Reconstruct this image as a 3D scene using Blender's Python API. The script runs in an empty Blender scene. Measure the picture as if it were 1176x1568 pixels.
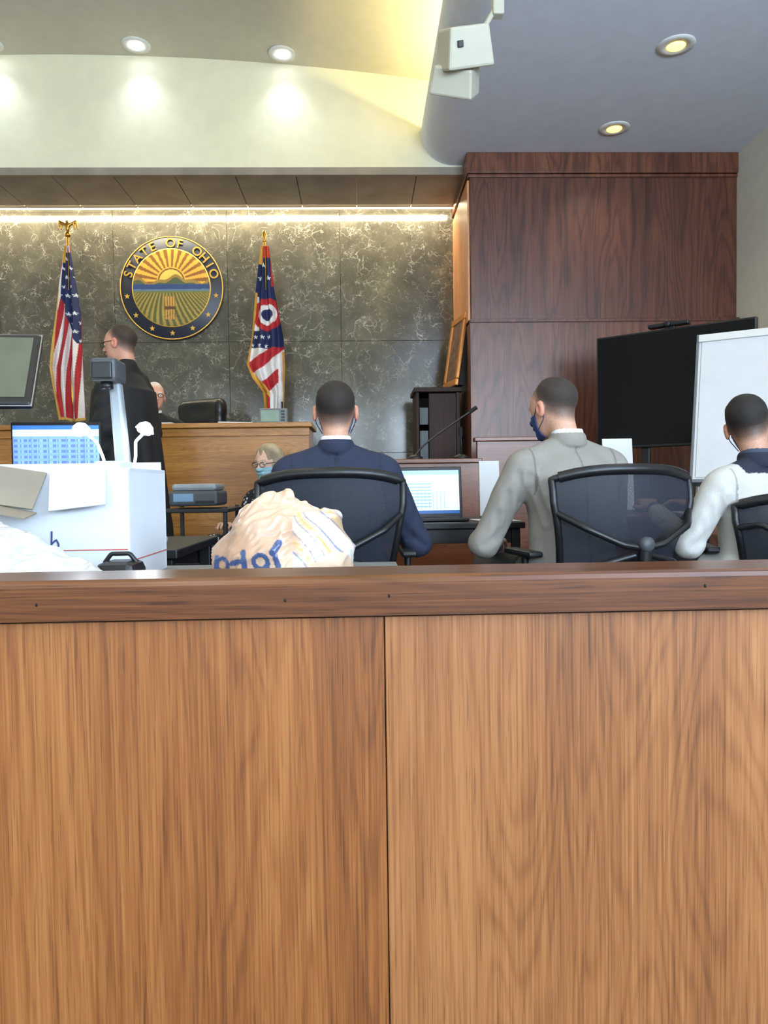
import bpy, bmesh, math, random
import numpy as np
from mathutils import Matrix, Vector
random.seed(3); rng=np.random.RandomState(5)
sc=bpy.context.scene
COL=sc.collection
R=math.radians
def lin(c):
    o=[]
    for v in c[:3]:
        v=v/255.0
        o.append(v/12.92 if v<=.04045 else ((v+.055)/1.055)**2.4)
    return o
def lin4(c): return tuple(lin(c))+(1.0,)
# ------------------------------------------------------------ materials
MATS={}
def newmat(name):
    m=bpy.data.materials.new(name); m.use_nodes=True
    nt=m.node_tree; b=nt.nodes['Principled BSDF']
    return m,nt,b
def setin(n,k,v):
    if k in n.inputs: n.inputs[k].default_value=v
def coords(nt,scale=(1,1,1),loc=(0,0,0),rot=(0,0,0)):
    tc=nt.nodes.new('ShaderNodeTexCoord'); mp=nt.nodes.new('ShaderNodeMapping')
    nt.links.new(tc.outputs['Object'],mp.inputs['Vector'])
    mp.inputs['Scale'].default_value=scale; mp.inputs['Location'].default_value=loc; mp.inputs['Rotation'].default_value=rot
    return mp.outputs['Vector']
def noise(nt,vec,scale=5,detail=4,rough=.5,dist=0):
    n=nt.nodes.new('ShaderNodeTexNoise'); nt.links.new(vec,n.inputs['Vector'])
    n.inputs['Scale'].default_value=scale; n.inputs['Detail'].default_value=detail
    n.inputs['Roughness'].default_value=rough; n.inputs['Distortion'].default_value=dist
    return n.outputs['Fac']
def ramp(nt,fac,stops):
    r=nt.nodes.new('ShaderNodeValToRGB'); nt.links.new(fac,r.inputs['Fac'])
    e=r.color_ramp.elements
    while len(e)<len(stops): e.new(.5)
    for i,(p,c) in enumerate(stops):
        e[i].position=p; e[i].color=c if len(c)==4 else tuple(c)+(1,)
    return r.outputs['Color']
def math_(nt,op,a,b=None):
    n=nt.nodes.new('ShaderNodeMath'); n.operation=op
    for i,v in enumerate([a,b]):
        if v is None: continue
        if isinstance(v,(int,float)): n.inputs[i].default_value=v
        else: nt.links.new(v,n.inputs[i])
    return n.outputs[0]
def mix(nt,fac,a,b,mode='MIX'):
    n=nt.nodes.new('ShaderNodeMixRGB'); n.blend_type=mode
    for i,v in enumerate([fac,a,b]):
        if isinstance(v,(int,float)): n.inputs[i].default_value=v
        elif isinstance(v,tuple): n.inputs[i].default_value=v
        else: nt.links.new(v,n.inputs[i])
    return n.outputs['Color']
def bump(nt,b,h,strength=.2,dist=.002):
    n=nt.nodes.new('ShaderNodeBump'); n.inputs['Strength'].default_value=strength; n.inputs['Distance'].default_value=dist
    nt.links.new(h,n.inputs['Height']); nt.links.new(n.outputs['Normal'],b.inputs['Normal'])
def plain(name,c,rough=.5,metal=0,var=.12,vs=9,emit=None,es=0,bmp=0,bs=60,trans=0,coat=0,sss=0,spec=None):
    if name in MATS: return MATS[name]
    m,nt,b=newmat(name)
    v=coords(nt); f=noise(nt,v,vs,4)
    L=lin(c); lo=tuple(x*(1-var) for x in L)+(1,); hi=tuple(min(1,x*(1+var)) for x in L)+(1,)
    nt.links.new(ramp(nt,f,[(.3,lo),(.7,hi)]),b.inputs['Base Color'])
    b.inputs['Roughness'].default_value=rough; b.inputs['Metallic'].default_value=metal
    if coat: setin(b,'Coat Weight',coat)
    if spec is not None: setin(b,'Specular IOR Level',spec)
    if emit: b.inputs['Emission Color'].default_value=lin4(emit); b.inputs['Emission Strength'].default_value=es
    if bmp: bump(nt,b,noise(nt,v,bs,3),bmp,.003)
    if sss: setin(b,'Subsurface Weight',sss); setin(b,'Subsurface Scale',.01)
    MATS[name]=m; return m
def attrmat(name,rough=.8,fab=0,fs=400,var=.1,emit=0,trans=0,coat=0,dots=None,sss=0):
    m,nt,b=newmat(name)
    a=nt.nodes.new('ShaderNodeAttribute'); a.attribute_name='Col'
    v=coords(nt); f=noise(nt,v,14,5)
    c=mix(nt,1.0,a.outputs['Color'],ramp(nt,f,[(.3,(1-var,)*3),(.7,(1+var,)*3)]),'MULTIPLY')
    if dots:
        vo=nt.nodes.new('ShaderNodeTexVoronoi'); nt.links.new(v,vo.inputs['Vector']); vo.inputs['Scale'].default_value=42
        c=mix(nt,ramp(nt,vo.outputs['Distance'],[(.28,(1,1,1)),(.36,(0,0,0))]),c,lin4(dots))
    if fab:
        f2=noise(nt,v,fs,2); bump(nt,b,f2,fab,.001)
        c=mix(nt,1.0,c,ramp(nt,f2,[(.3,(.84,)*3),(.7,(1.14,)*3)]),'MULTIPLY')
    nt.links.new(c,b.inputs['Base Color']); b.inputs['Roughness'].default_value=rough
    if emit:
        nt.links.new(c,b.inputs['Emission Color']); b.inputs['Emission Strength'].default_value=emit
    if coat: setin(b,'Coat Weight',coat)
    if sss: setin(b,'Subsurface Weight',sss); setin(b,'Subsurface Scale',.02)
    return m
def wood(name,dark,mid,light,rough=.35,grain='Z',s=1.0,loc=(0,0,0),fig=1.0,pore=.5,coat=.15,contrast=1.0,bw=.30):
    m,nt,b=newmat(name)
    def sc3(a,l):
        return {'Z':(a,a,l),'X':(l,a,a),'Y':(a,l,a)}[grain]
    big=noise(nt,coords(nt,sc3(2.6*s,.35*s),loc),1.6,3,.5,.5)
    midn=noise(nt,coords(nt,sc3(15*s,.3*s),(loc[0]+2,loc[1],loc[2])),1.3,4,.55,.1)
    fld=noise(nt,coords(nt,sc3(3.2*s,.42*s),(loc[0]+3,loc[1]+1,loc[2])),1.5,3,.4,.4)
    rings=math_(nt,'SINE',math_(nt,'MULTIPLY',fld,220.0*fig))
    rings=math_(nt,'POWER',math_(nt,'ADD',math_(nt,'MULTIPLY',rings,.5),.5),2.5)
    st=noise(nt,coords(nt,sc3(140*s,.9*s),loc),1.5,5,.7,0)
    fine=noise(nt,coords(nt,sc3(420*s,6*s),loc),1.0,3,.65,0)
    t=math_(nt,'ADD',math_(nt,'MULTIPLY',big,bw),math_(nt,'MULTIPLY',rings,-.045*contrast))
    t=math_(nt,'ADD',t,math_(nt,'MULTIPLY',midn,.22))
    t=math_(nt,'ADD',t,math_(nt,'MULTIPLY',st,.28))
    t=math_(nt,'ADD',t,math_(nt,'MULTIPLY',fine,.24))
    c0=.37+bw*.5-.05*contrast*.35
    c=ramp(nt,t,[(c0-.13,tuple(lin(dark))),(c0,tuple(lin(mid))),(c0+.13,tuple(lin(light)))])
    pr=ramp(nt,noise(nt,coords(nt,sc3(460*s,11*s),(loc[0]+9,loc[1],loc[2])),1.2,2,.5,0),[(.31,(1-pore,)*3),(.42,(1,1,1))])
    c=mix(nt,1.0,c,pr,'MULTIPLY')
    nt.links.new(c,b.inputs['Base Color']); b.inputs['Roughness'].default_value=rough
    setin(b,'Coat Weight',coat); setin(b,'Coat Roughness',.25)
    bump(nt,b,fine,.06,.001)
    return m
# ------------------------------------------------------------ mesh helpers
def grp(name,loc=(0,0,0),M=None):
    o=bpy.data.objects.new(name,None); COL.objects.link(o); o.empty_display_size=.1
    o.matrix_world=M if M is not None else Matrix.Translation(loc)
    return o
def setcol(me,arr):
    a=me.color_attributes.new('Col','FLOAT_COLOR','POINT')
    arr=np.asarray(arr,dtype=np.float32)/255.0
    arr=np.where(arr<=.04045,arr/12.92,((arr+.055)/1.055)**2.4)
    full=np.ones((len(arr),4),np.float32); full[:,:3]=arr
    a.data.foreach_set('color',full.ravel())
def add(name,me,mat,parent=None,M=None,smooth=False):
    o=bpy.data.objects.new(name,me); COL.objects.link(o)
    if mat is not None: me.materials.append(mat)
    if smooth: me.polygons.foreach_set('use_smooth',[True]*len(me.polygons))
    if parent is not None: o.parent=parent
    if M is not None: o.matrix_local=M
    return o
def mesh(name,v,f,mat,parent=None,M=None,smooth=False,col=None):
    me=bpy.data.meshes.new(name); me.from_pydata([tuple(map(float,p)) for p in v],[],[tuple(map(int,q)) for q in f]); me.update()
    if col is not None: setcol(me,col)
    return add(name,me,mat,parent,M,smooth)
def box(name,c,s,mat,parent=None,bev=.003,M=None,taper=None):
    bm=bmesh.new(); bmesh.ops.create_cube(bm,size=1)
    for v in bm.verts:
        v.co=Vector((v.co.x*s[0],v.co.y*s[1],v.co.z*s[2]))
        if taper and v.co.z>0: v.co.x*=taper[0]; v.co.y*=taper[1]
    if bev>0: bmesh.ops.bevel(bm,geom=bm.edges[:],offset=min(bev,min(s)*.45),segments=2,affect='EDGES',profile=.5)
    T=Matrix.Translation(c)@(M if M is not None else Matrix.Identity(4))
    bmesh.ops.transform(bm,matrix=T,verts=bm.verts)
    me=bpy.data.meshes.new(name); bm.to_mesh(me); bm.free()
    return add(name,me,mat,parent)
def bb(name,lo,hi,mat,parent=None,bev=.003):
    return box(name,[(a+b)/2 for a,b in zip(lo,hi)],[abs(b-a) for a,b in zip(lo,hi)],mat,parent,bev)
def lathe(name,prof,mat,parent=None,M=None,n=32,smooth=True):
    v=[];f=[]
    for r,z in prof:
        for i in range(n):
            a=2*math.pi*i/n; v.append((r*math.cos(a),r*math.sin(a),z))
    for j in range(len(prof)-1):
        for i in range(n):
            k=(i+1)%n; f.append((j*n+i,j*n+k,(j+1)*n+k,(j+1)*n+i))
    f.append(tuple(range(n))[::-1]); f.append(tuple((len(prof)-1)*n+i for i in range(n)))
    return mesh(name,v,f,mat,parent,M,smooth)
def tube(name,pts,r,mat,parent=None,closed=False,M=None,smooth=True,res=6,radii=None):
    cu=bpy.data.curves.new(name,'CURVE'); cu.dimensions='3D'; cu.bevel_depth=r; cu.bevel_resolution=3; cu.use_fill_caps=True
    if smooth:
        sp=cu.splines.new('NURBS'); sp.order_u=3; sp.use_endpoint_u=not closed; sp.resolution_u=res
    else: sp=cu.splines.new('POLY')
    sp.points.add(len(pts)-1)
    for i,(q,p) in enumerate(zip(sp.points,pts)):
        q.co=(*p,1); q.radius=radii[i] if radii else 1
    sp.use_cyclic_u=closed
    o=bpy.data.objects.new(name,cu); COL.objects.link(o)
    dg=bpy.context.evaluated_depsgraph_get(); me=bpy.data.meshes.new_from_object(o.evaluated_get(dg))
    bpy.data.objects.remove(o); me.name=name; me.materials.clear()
    return add(name,me,mat,parent,M,True)
def extr(name,prof,axis,a,b,mat,parent=None,smooth=False):
    n=len(prof); v=[]
    for t in (a,b):
        for p in prof:
            v.append({'X':(t,p[0],p[1]),'Y':(p[0],t,p[1]),'Z':(p[0],p[1],t)}[axis])
    f=[(i,(i+1)%n,n+(i+1)%n,n+i) for i in range(n)]+[tuple(range(n))[::-1],tuple(range(n,2*n))]
    o=mesh(name,v,f,mat,parent); bm=bmesh.new(); bm.from_mesh(o.data); bmesh.ops.recalc_face_normals(bm,faces=bm.faces); bm.to_mesh(o.data); bm.free()
    return o
def TR(x,y,z,rz=0,rx=0,ry=0):
    return Matrix.Translation((x,y,z))@Matrix.Rotation(R(rz),4,'Z')@Matrix.Rotation(R(rx),4,'X')@Matrix.Rotation(R(ry),4,'Y')
# ------------------------------------------------------------ SDF modelling
def sq(x): return x*x
def ell(P,c,r):
    X,Y,Z=[(P[i]-c[i]) for i in range(3)]
    k0=np.sqrt(sq(X/r[0])+sq(Y/r[1])+sq(Z/r[2])); k1=np.sqrt(sq(X/r[0]**2)+sq(Y/r[1]**2)+sq(Z/r[2]**2))
    return k0*(k0-1)/np.maximum(k1,1e-6)
def cone(P,a,b,ra,rb):
    a=[float(q) for q in a]; b=[float(q) for q in b]; d=[b[i]-a[i] for i in range(3)]; L=max(sum(q*q for q in d),1e-9)
    t=np.clip(((P[0]-a[0])*d[0]+(P[1]-a[1])*d[1]+(P[2]-a[2])*d[2])/L,0,1)
    return np.sqrt(sq(P[0]-a[0]-t*d[0])+sq(P[1]-a[1]-t*d[1])+sq(P[2]-a[2]-t*d[2]))-(ra+(rb-ra)*t)
def smin(a,b,k):
    h=np.clip(.5+.5*(b-a)/k,0,1); return b*(1-h)+a*h-k*h*(1-h)
def ring(P,c,Rr,r,sz=1,ky=1):
    q=np.sqrt(sq(P[0]-c[0])+sq((P[1]-c[1])*ky))-Rr
    return np.sqrt(sq(q)+sq((P[2]-c[2])*sz))-r
def wob(P,fr,seed,n=5):
    g=np.random.RandomState(seed); o=0
    for i in range(n):
        d=g.normal(size=3); d/=np.linalg.norm(d); d=[float(q) for q in d]; ff=float(fr*g.uniform(.6,1.5)); ph=float(g.uniform(0,6.28))
        o=o+np.sin(ff*(P[0]*d[0]+P[1]*d[1]+P[2]*d[2])+ph+1.3*np.sin(ff*.6*(P[0]*d[1]-P[2]*d[0])))
    return o/n
def snet(f,lo,hi,h):
    ax=[np.arange(lo[i],hi[i]+h,h,dtype=np.float32) for i in range(3)]
    G=np.meshgrid(*ax,indexing='ij'); V=f(G).astype(np.float32); ins=V<0
    sh=tuple(s-1 for s in V.shape); S=np.zeros(sh+(3,),np.float32); C=np.zeros(sh,np.float32); E=[]
    for a in range(3):
        s0=[slice(None)]*3; s1=[slice(None)]*3; s0[a]=slice(0,-1); s1[a]=slice(1,None)
        s0=tuple(s0); s1=tuple(s1)
        m=ins[s0]!=ins[s1]; den=V[s0]-V[s1]; t=np.where(m,V[s0]/np.where(den==0,1,den),0)
        pos=np.stack([g[s0] for g in G],-1); pos[...,a]+=t*h; E.append((m,ins[s0]))
        o=[i for i in range(3) if i!=a]
        for d0 in (0,1):
            for d1 in (0,1):
                sl=[slice(None)]*3; sl[o[0]]=slice(d0,d0+sh[o[0]]); sl[o[1]]=slice(d1,d1+sh[o[1]]); sl=tuple(sl)
                mm=m[sl]; S+=pos[sl]*mm[...,None]; C+=mm
    act=C>0; idx=-np.ones(sh,np.int64); idx[act]=np.arange(act.sum())
    verts=S[act]/C[act][:,None]; F=[]
    for a in range(3):
        m,i0=E[a]; b=(a+1)%3; c=(a+2)%3
        mm=m.copy()
        for q in (b,c):
            sl=[slice(None)]*3; sl[q]=slice(0,1); mm[tuple(sl)]=False; sl[q]=slice(-1,None); mm[tuple(sl)]=False
        I=np.argwhere(mm); fl=i0[mm]
        def cell(db,dc):
            J=I.copy(); J[:,b]+=db; J[:,c]+=dc; return idx[J[:,0],J[:,1],J[:,2]]
        q=np.stack([cell(-1,-1),cell(0,-1),cell(0,0),cell(-1,0)],1)
        q[~fl]=q[~fl][:,::-1]; F.append(q)
    return verts,np.concatenate(F)
def sdfobj(name,f,lo,hi,h,mat,parent=None,M=None,col=None):
    v,q=snet(f,lo,hi,h)
    me=bpy.data.meshes.new(name); me.vertices.add(len(v)); me.vertices.foreach_set('co',v.astype(np.float32).ravel())
    me.loops.add(q.size); me.loops.foreach_set('vertex_index',q.ravel().astype(np.int32))
    me.polygons.add(len(q)); me.polygons.foreach_set('loop_start',np.arange(0,q.size,4,dtype=np.int32))
    me.polygons.foreach_set('loop_total',np.full(len(q),4,np.int32)); me.update(calc_edges=True); me.validate()
    if col is not None: setcol(me,col(v[:,0],v[:,1],v[:,2]))
    return add(name,me,mat,parent,M,True)
def lerpc(a,b,t):
    t=np.clip(t,0,1)[:,None]; return np.array(a,float)*(1-t)+np.array(b,float)*t
# ============================================================ MATERIALS
M_rail_l=wood('rail_veneer_left',(82,45,19),(136,81,39),(166,109,59),rough=.42,loc=(0,0,0),s=1.0,pore=.34)
M_rail_r=wood('rail_veneer_right',(94,55,28),(142,89,49),(170,116,70),rough=.42,loc=(5.3,2,1.7),s=1.0,pore=.34)
M_cap=wood('rail_cap_wood',(62,31,13),(98,55,26),(128,78,41),rough=.3,grain='X',s=.8,loc=(1,1,1),coat=.3)
M_mah=wood('mahogany_panel',(54,27,17),(90,48,31),(118,70,47),rough=.4,s=.8,loc=(2,0,4),fig=.4,contrast=1.8,bw=.14)
M_mah2=wood('mahogany_panel_lower',(64,34,20),(104,58,38),(136,84,56),rough=.4,s=.8,loc=(7,0,1),fig=.4,contrast=1.8,bw=.14)
M_side=wood('side_panel_wood',(150,92,56),(206,140,92),(232,178,130),rough=.4,loc=(2,3,0))  # lit look of the panel's side face put into a lighter wood tone
M_bench=wood('bench_wood',(120,72,24),(166,108,44),(198,140,68),rough=.4,grain='X',s=.9,loc=(4,0,2))
M_desk=wood('desk_wood',(80,40,20),(122,66,34),(150,90,50),rough=.35,grain='X',s=.9)
M_cream=plain('fascia_plaster',(228,222,194),.9,var=.03,bmp=.15,bs=25)
M_ceil=plain('ceiling_plaster',(206,200,182),.9,var=.03,bmp=.1,bs=25)
M_ceil2=plain('lower_ceiling_plaster',(222,228,240),.85,var=.03,bmp=.1,bs=25)  # blue cast of daylight put into the plaster colour
M_wall=plain('wall_paint',(220,215,200),.9,var=.04,bmp=.1,bs=30)
M_black=plain('black_plastic',(18,19,22),.4)
M_blackm=plain('matte_black',(14,14,16),.75)
M_fab=plain('black_seat_fabric',(20,21,25),.95,bmp=.3,bs=300)
M_metal=plain('brushed_metal',(150,152,155),.35,metal=.9)
M_white=plain('white_plastic',(225,225,220),.4,var=.04)
M_gold=plain('gold_metal',(200,150,60),.3,metal=.9)
M_paper=plain('paper_white',(216,217,218),.8,var=.03)
M_floor=plain('carpet',(88,80,76),.95,var=.2,vs=120,bmp=.3,bs=300)
M_soff=plain('soffit_stained_wood',(142,130,116),.6,var=.2,vs=4)
M_tv=plain('screen_glass_black',(5,6,10),.10,var=.05,spec=.18)
M_grey=plain('grey_plastic',(110,114,116),.5)
M_dgrey=plain('dark_grey_plastic',(66,70,74),.5)
M_led_w=plain('lamp_glow_cool',(255,255,255),.5,emit=(235,242,255),es=14)
M_led_y=plain('lamp_glow_warm',(255,230,150),.5,emit=(255,214,110),es=3.0)
M_strip=plain('led_strip_glow',(255,250,235),.5,emit=(255,236,190),es=5)
def marble():
    m,nt,b=newmat('dark_veined_marble')
    v=coords(nt)
    n1=nt.nodes.new('ShaderNodeTexNoise'); nt.links.new(v,n1.inputs['Vector']); n1.inputs['Scale'].default_value=4.0; n1.inputs['Detail'].default_value=6
    vm=nt.nodes.new('ShaderNodeVectorMath'); vm.operation='MULTIPLY_ADD'; nt.links.new(n1.outputs['Color'],vm.inputs[0]); vm.inputs[1].default_value=(.36,.36,.36); nt.links.new(v,vm.inputs[2])
    base=ramp(nt,noise(nt,vm.outputs[0],3.5,9,.72),[(.3,tuple(lin((66,63,54)))),(.55,tuple(lin((90,86,74)))),(.75,tuple(lin((118,112,94)))) ])
    def veins(scale,w,mscale,lo,hi):
        vo=nt.nodes.new('ShaderNodeTexVoronoi'); vo.feature='DISTANCE_TO_EDGE'; nt.links.new(vm.outputs[0],vo.inputs['Vector']); vo.inputs['Scale'].default_value=scale
        e=ramp(nt,vo.outputs['Distance'],[(0,(1,1,1)),(w,(0,0,0))])
        mk=ramp(nt,noise(nt,v,mscale,4,.6),[(lo,(0,0,0)),(hi,(1,1,1))])
        return mix(nt,1.0,e,mk,'MULTIPLY')
    a=veins(5.0,.018,5,.51,.64); bq=veins(13,.036,8,.52,.66); cq=veins(30,.085,12,.54,.68)
    s=mix(nt,1.0,mix(nt,1.0,a,bq,'ADD'),cq,'ADD')
    s2=mix(nt,1.0,s,(.66,.66,.66,1),'MULTIPLY')
    c=mix(nt,s2,base,lin4((200,194,176)))
    nt.links.new(c,b.inputs['Base Color']); b.inputs['Roughness'].default_value=.15
    return m
M_marble=marble()
def mesh_fabric():
    m,nt,b=newmat('chair_mesh_fabric')
    b.inputs['Base Color'].default_value=lin4((26,32,44)); b.inputs['Roughness'].default_value=.7
    t=nt.nodes.new('ShaderNodeBsdfTransparent'); mx=nt.nodes.new('ShaderNodeMixShader')
    v=coords(nt); f=noise(nt,v,700,1)
    r=ramp(nt,f,[(.42,(.76,)*3),(.58,(.96,)*3)])
    nt.links.new(r,mx.inputs[0]); nt.links.new(t.outputs[0],mx.inputs[1]); nt.links.new(b.outputs[0],mx.inputs[2])
    nt.links.new(mx.outputs[0],nt.nodes['Material Output'].inputs['Surface']); return m
M_mesh=mesh_fabric()
# ============================================================ ROOM
XL,XR=-5.2,3.22; YB,YF=-4.2,7.32
LIPX=.565; LOWZ=3.69
bb('floor',(XL-.1,YB-.1,-.1),(XR+.1,YF+.1,0),M_floor,bev=0)
wr_=grp('wall_right'); WY0,WY1=-2.8,.2
bb('wall_main',(XR,WY1,0),(XR+.12,YF+.1,5),M_wall,wr_,0); bb('wall_rear_part',(XR,YB-.1,0),(XR+.12,WY0,5),M_wall,wr_,0)
bb('wall_sill',(XR,WY0,0),(XR+.12,WY1,1.1),M_wall,wr_,0); bb('wall_head',(XR,WY0,3.1),(XR+.12,WY1,5),M_wall,wr_,0)
bb('wall_left',(XL-.12,YB-.1,0),(XL,YF+.1,5),M_wall,bev=0)
bb('wall_back',(XL,YF,0),(XR,YF+.12,5),M_wall,bev=0)
rw=grp('wall_rear')
wins=[(-4.4,-2.4),(-1.8,.2),(.8,2.8)]
bb('sill_wall',(XL,YB-.12,0),(XR,YB,1.0),M_wall,rw,0)
bb('head_wall',(XL,YB-.12,3.1),(XR,YB,5),M_wall,rw,0)
xs=[XL]+[q for w in wins for q in w]+[XR]
for i in range(0,len(xs),2): bb('pier_%d'%i,(xs[i],YB-.12,1.0),(xs[i+1],YB,3.1),M_wall,rw,0)
for i,(a,b_) in enumerate(wins):
    g=grp('window_%d'%(i+1))
    for nm,lo,hi in [('frame_bottom',(a,YB-.08,1.0),(b_,YB-.02,1.06)),('frame_top',(a,YB-.08,3.04),(b_,YB-.02,3.1)),
        ('frame_left',(a,YB-.08,1.06),(a+.06,YB-.02,3.04)),('frame_right',(b_-.06,YB-.08,1.06),(b_,YB-.02,3.04)),('mullion',((a+b_)/2-.025,YB-.07,1.06),((a+b_)/2+.025,YB-.03,3.04))]:
        bb(nm,lo,hi,M_white,g,.004)
g=grp('window_4')  # unseen side window, added to brighten the lower ceiling
for nm,lo,hi in [('frame_bottom',(XR+.03,WY0,1.1),(XR+.09,WY1,1.16)),('frame_top',(XR+.03,WY0,3.04),(XR+.09,WY1,3.1)),('frame_left',(XR+.03,WY0,1.16),(XR+.09,WY0+.06,3.04)),('frame_right',(XR+.03,WY1-.06,1.16),(XR+.09,WY1,3.04)),('mullion',(XR+.04,-1.33,1.16),(XR+.08,-1.27,3.04))]: bb(nm,lo,hi,M_white,g,.004)
XC=-2.5
def vz(x): return 4.62-.021*(x-XC)**2
v=[];f=[];n=48
X0,X1=XL,1.5
for i in range(n+1):
    x=X0+(X1-X0)*i/n
    for y in (YB,YF): 
        v.append((x,y,vz(x)))
        v.append((x,y,vz(x)+.15))
for i in range(n):
    a=i*4; b_=a+4
    f+=[(a,b_,b_+2,a+2),(a+1,a+3,b_+3,b_+1)]
mesh('ceiling',v,f,M_ceil,smooth=True)
prof=[(XR,LOWZ)]
for i in range(17):
    t=math.pi/2*i/16; prof.append((LIPX+.27-.27*math.sin(t),LOWZ+.27-.27*math.cos(t)))
prof+=[(LIPX,LOWZ+.31),(LIPX+.03,LOWZ+.31),(LIPX+.05,LOWZ+.28),(LIPX+.3,LOWZ+.12),(LIPX+.62,LOWZ+.12),(LIPX+.62,5.0),(XR,5.0)]
lo=extr('ceiling_lower',prof,'Y',YB,6.5,M_ceil2)
v=[];f=[]
for i in range(n+1):
    x=XL+(1.3-XL)*i/n
    v+=[(x,6.5,3.63),(x,6.5,vz(x)+.05)]
for i in range(n): f.append((2*i,2*i+2,2*i+3,2*i+1))
mesh('wall_fascia',v,f,M_cream)
sf=grp('trim_soffit')
x=XL
while x<.94:
    x2=min(x+.52,.945); bb('soffit_board',(x+.003,6.47,3.60),(x2-.003,7.22,3.64),M_soff,sf,.003); x+=.52
bb('soffit_nosing',(XL,6.46,3.595),(.945,6.5,3.66),M_soff,sf,.004)
bb('led_strip',(XL+.05,7.235,3.61),(.92,7.30,3.625),M_strip,sf,.002)
mw=grp('wall_marble')
seams=[.945]+[-.17-1.09*i for i in range(5)]; seams=[q for q in seams if q>XL]+[XL+.02]
zz=[.02,1.25,2.34,3.66]
for i in range(len(seams)-1):
    for j in range(3):
        bb('slab',(seams[i+1]+.0015,7.29,zz[j]+.0015),(seams[i]-.0015,7.318,zz[j+1]-.0015),M_marble,mw,.0015)
wp=grp('wall_panelling')
PX=.951
bb('panel_upper_body',(PX,6.27,2.30),(XR,7.3,LOWZ-.15),M_mah,wp,.003)
bb('crown_band',(PX-.03,6.24,LOWZ-.17),(XR,7.3,LOWZ),M_mah2,wp,.006)
bb('crown_bead',(PX-.02,6.25,LOWZ-.20),(XR,6.3,LOWZ-.175),M_mah2,wp,.006)
bb('panel_lower_body',(PX-.02,6.22,.0),(XR,7.3,2.28),M_mah2,wp,.004)
bb('joint_cap',(PX-.02,6.21,2.275),(XR,6.28,2.305),M_mah,wp,.004)
bb('side_veneer',(PX-.022,6.30,2.31),(PX-.002,7.28,LOWZ-.21),M_side,wp,.002)  # side face painted in the lighter, lit tone
bb('platform_judge',(-3.6,5.75,0),(.92,7.28,.45),M_floor,bev=.01)
bb('platform_step',(-3.4,4.55,0),(-1.15,5.72,.18),M_floor,bev=.01)
# ============================================================ FOREGROUND RAIL
rl=grp('gallery_rail')
FX=.86
pr=[(FX,.769),(FX,.808),(FX+.003,.813),(FX+.008,.816),(FX+.102,.816),(FX+.108,.813),(FX+.11,.808),(FX+.11,.769)]
extr('cap',pr,'X',-2.6,2.6,M_cap,rl)
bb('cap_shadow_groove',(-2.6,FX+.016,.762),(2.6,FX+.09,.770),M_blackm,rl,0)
bb('panel_left',(-2.6,FX+.012,.0),(.0245,FX+.032,.7655),M_rail_l,rl,.0012)
bb('panel_right',(.0258,FX+.012,.0),(2.6,FX+.032,.7655),M_rail_r,rl,.0012)
bb('core',(-2.6,FX+.033,.0),(2.6,FX+.085,.765),M_side,rl,0)
bb('panel_back',(-2.6,FX+.086,.0),(2.6,FX+.1,.765),M_rail_l,rl,.001)
for (x,z) in [(-.375,.789),(-.09,.789),(.031,.792),(.405,.797)]:
    lathe('knot',[(.0022,0),(.0022,.0006)],M_blackm,rl,Matrix.Translation((x,FX-.0003,z))@Matrix.Rotation(R(90),4,'X')@Matrix.Scale(.6,4,(1,0,0)),12)
# ============================================================ DOWNLIGHTS
def downlight(x,y,z,glow,r=.085):
    g=grp('recessed_downlight',(x,y,z))
    lathe('trim_ring',[(r*.7,.0),(r*.72,-.008),(r*1.35,-.006),(r*1.4,.004)],M_white,g,n=40)
    lathe('lamp',[(r*.68,-.004),(r*.6,-.012),(r*.3,-.016)],glow,g,n=32)
    return g
def spot(name,x,y,z,tx,ty,tz,e,col,ang=70,blend=.6,rad=.05):
    l=bpy.data.lights.new(name,'SPOT'); l.energy=e; l.color=col; l.spot_size=R(ang); l.spot_blend=blend; l.shadow_soft_size=rad
    o=bpy.data.objects.new(name,l); COL.objects.link(o)
    d=Vector((tx-x,ty-y,tz-z)); o.matrix_world=Matrix.Translation((x,y,z))@d.to_track_quat('-Z','Y').to_matrix().to_4x4(); return o
def area(name,loc,tgt,sx,sy,e,col):
    l=bpy.data.lights.new(name,'AREA'); l.shape='RECTANGLE'; l.size=sx; l.size_y=sy; l.energy=e; l.color=col
    o=bpy.data.objects.new(name,l); COL.objects.link(o)
    d=Vector(tgt)-Vector(loc); o.matrix_world=Matrix.Translation(loc)@d.to_track_quat('-Z','Y').to_matrix().to_4x4(); return o
for i,x in enumerate([-4.3,-3.02,-1.81,-.60]):
    downlight(x,6.34,vz(x)-.002,M_led_w); spot('downlight_beam',x,6.34,vz(x)-.03,x,6.44,3.2,17,(.78,.89,1),105,1.0)
for (x,y) in [(2.04,4.74),(2.02,5.83),(2.03,3.0),(2.03,1.0),(2.03,-1.5)]:
    downlight(x,y,LOWZ-.001,M_led_y); spot('downlight_beam',x,y,LOWZ-.03,x,y,0,30,(1,.85,.6),120,.9)
for (x,y) in [(-3,3.5),(-1.2,3.5),(-3,1),(-1.2,1),(-3,-1.5),(-1.2,-1.5)]:  # unseen downlights added over the well for general fill
    downlight(x,y,vz(x)-.002,M_led_w); spot('downlight_beam',x,y,vz(x)-.03,x,y,0,70,(1,.93,.82),120,.8)
a=area('wall_wash_light',(-2.1,7.12,3.592),(-2.1,7.29,3.05),6.0,.10,110,(1,.89,.64))
a=area('cove_light',(LIPX+.33,1.3,LOWZ+.16),(LIPX+.05,1.3,5.2),.06,10.2,150,(1,.87,.42)); a.data.shape='RECTANGLE'
a.matrix_world=Matrix.Translation((LIPX+.33,1.2,LOWZ+.16))@Matrix.Rotation(R(180-18),4,'Y')
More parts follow.
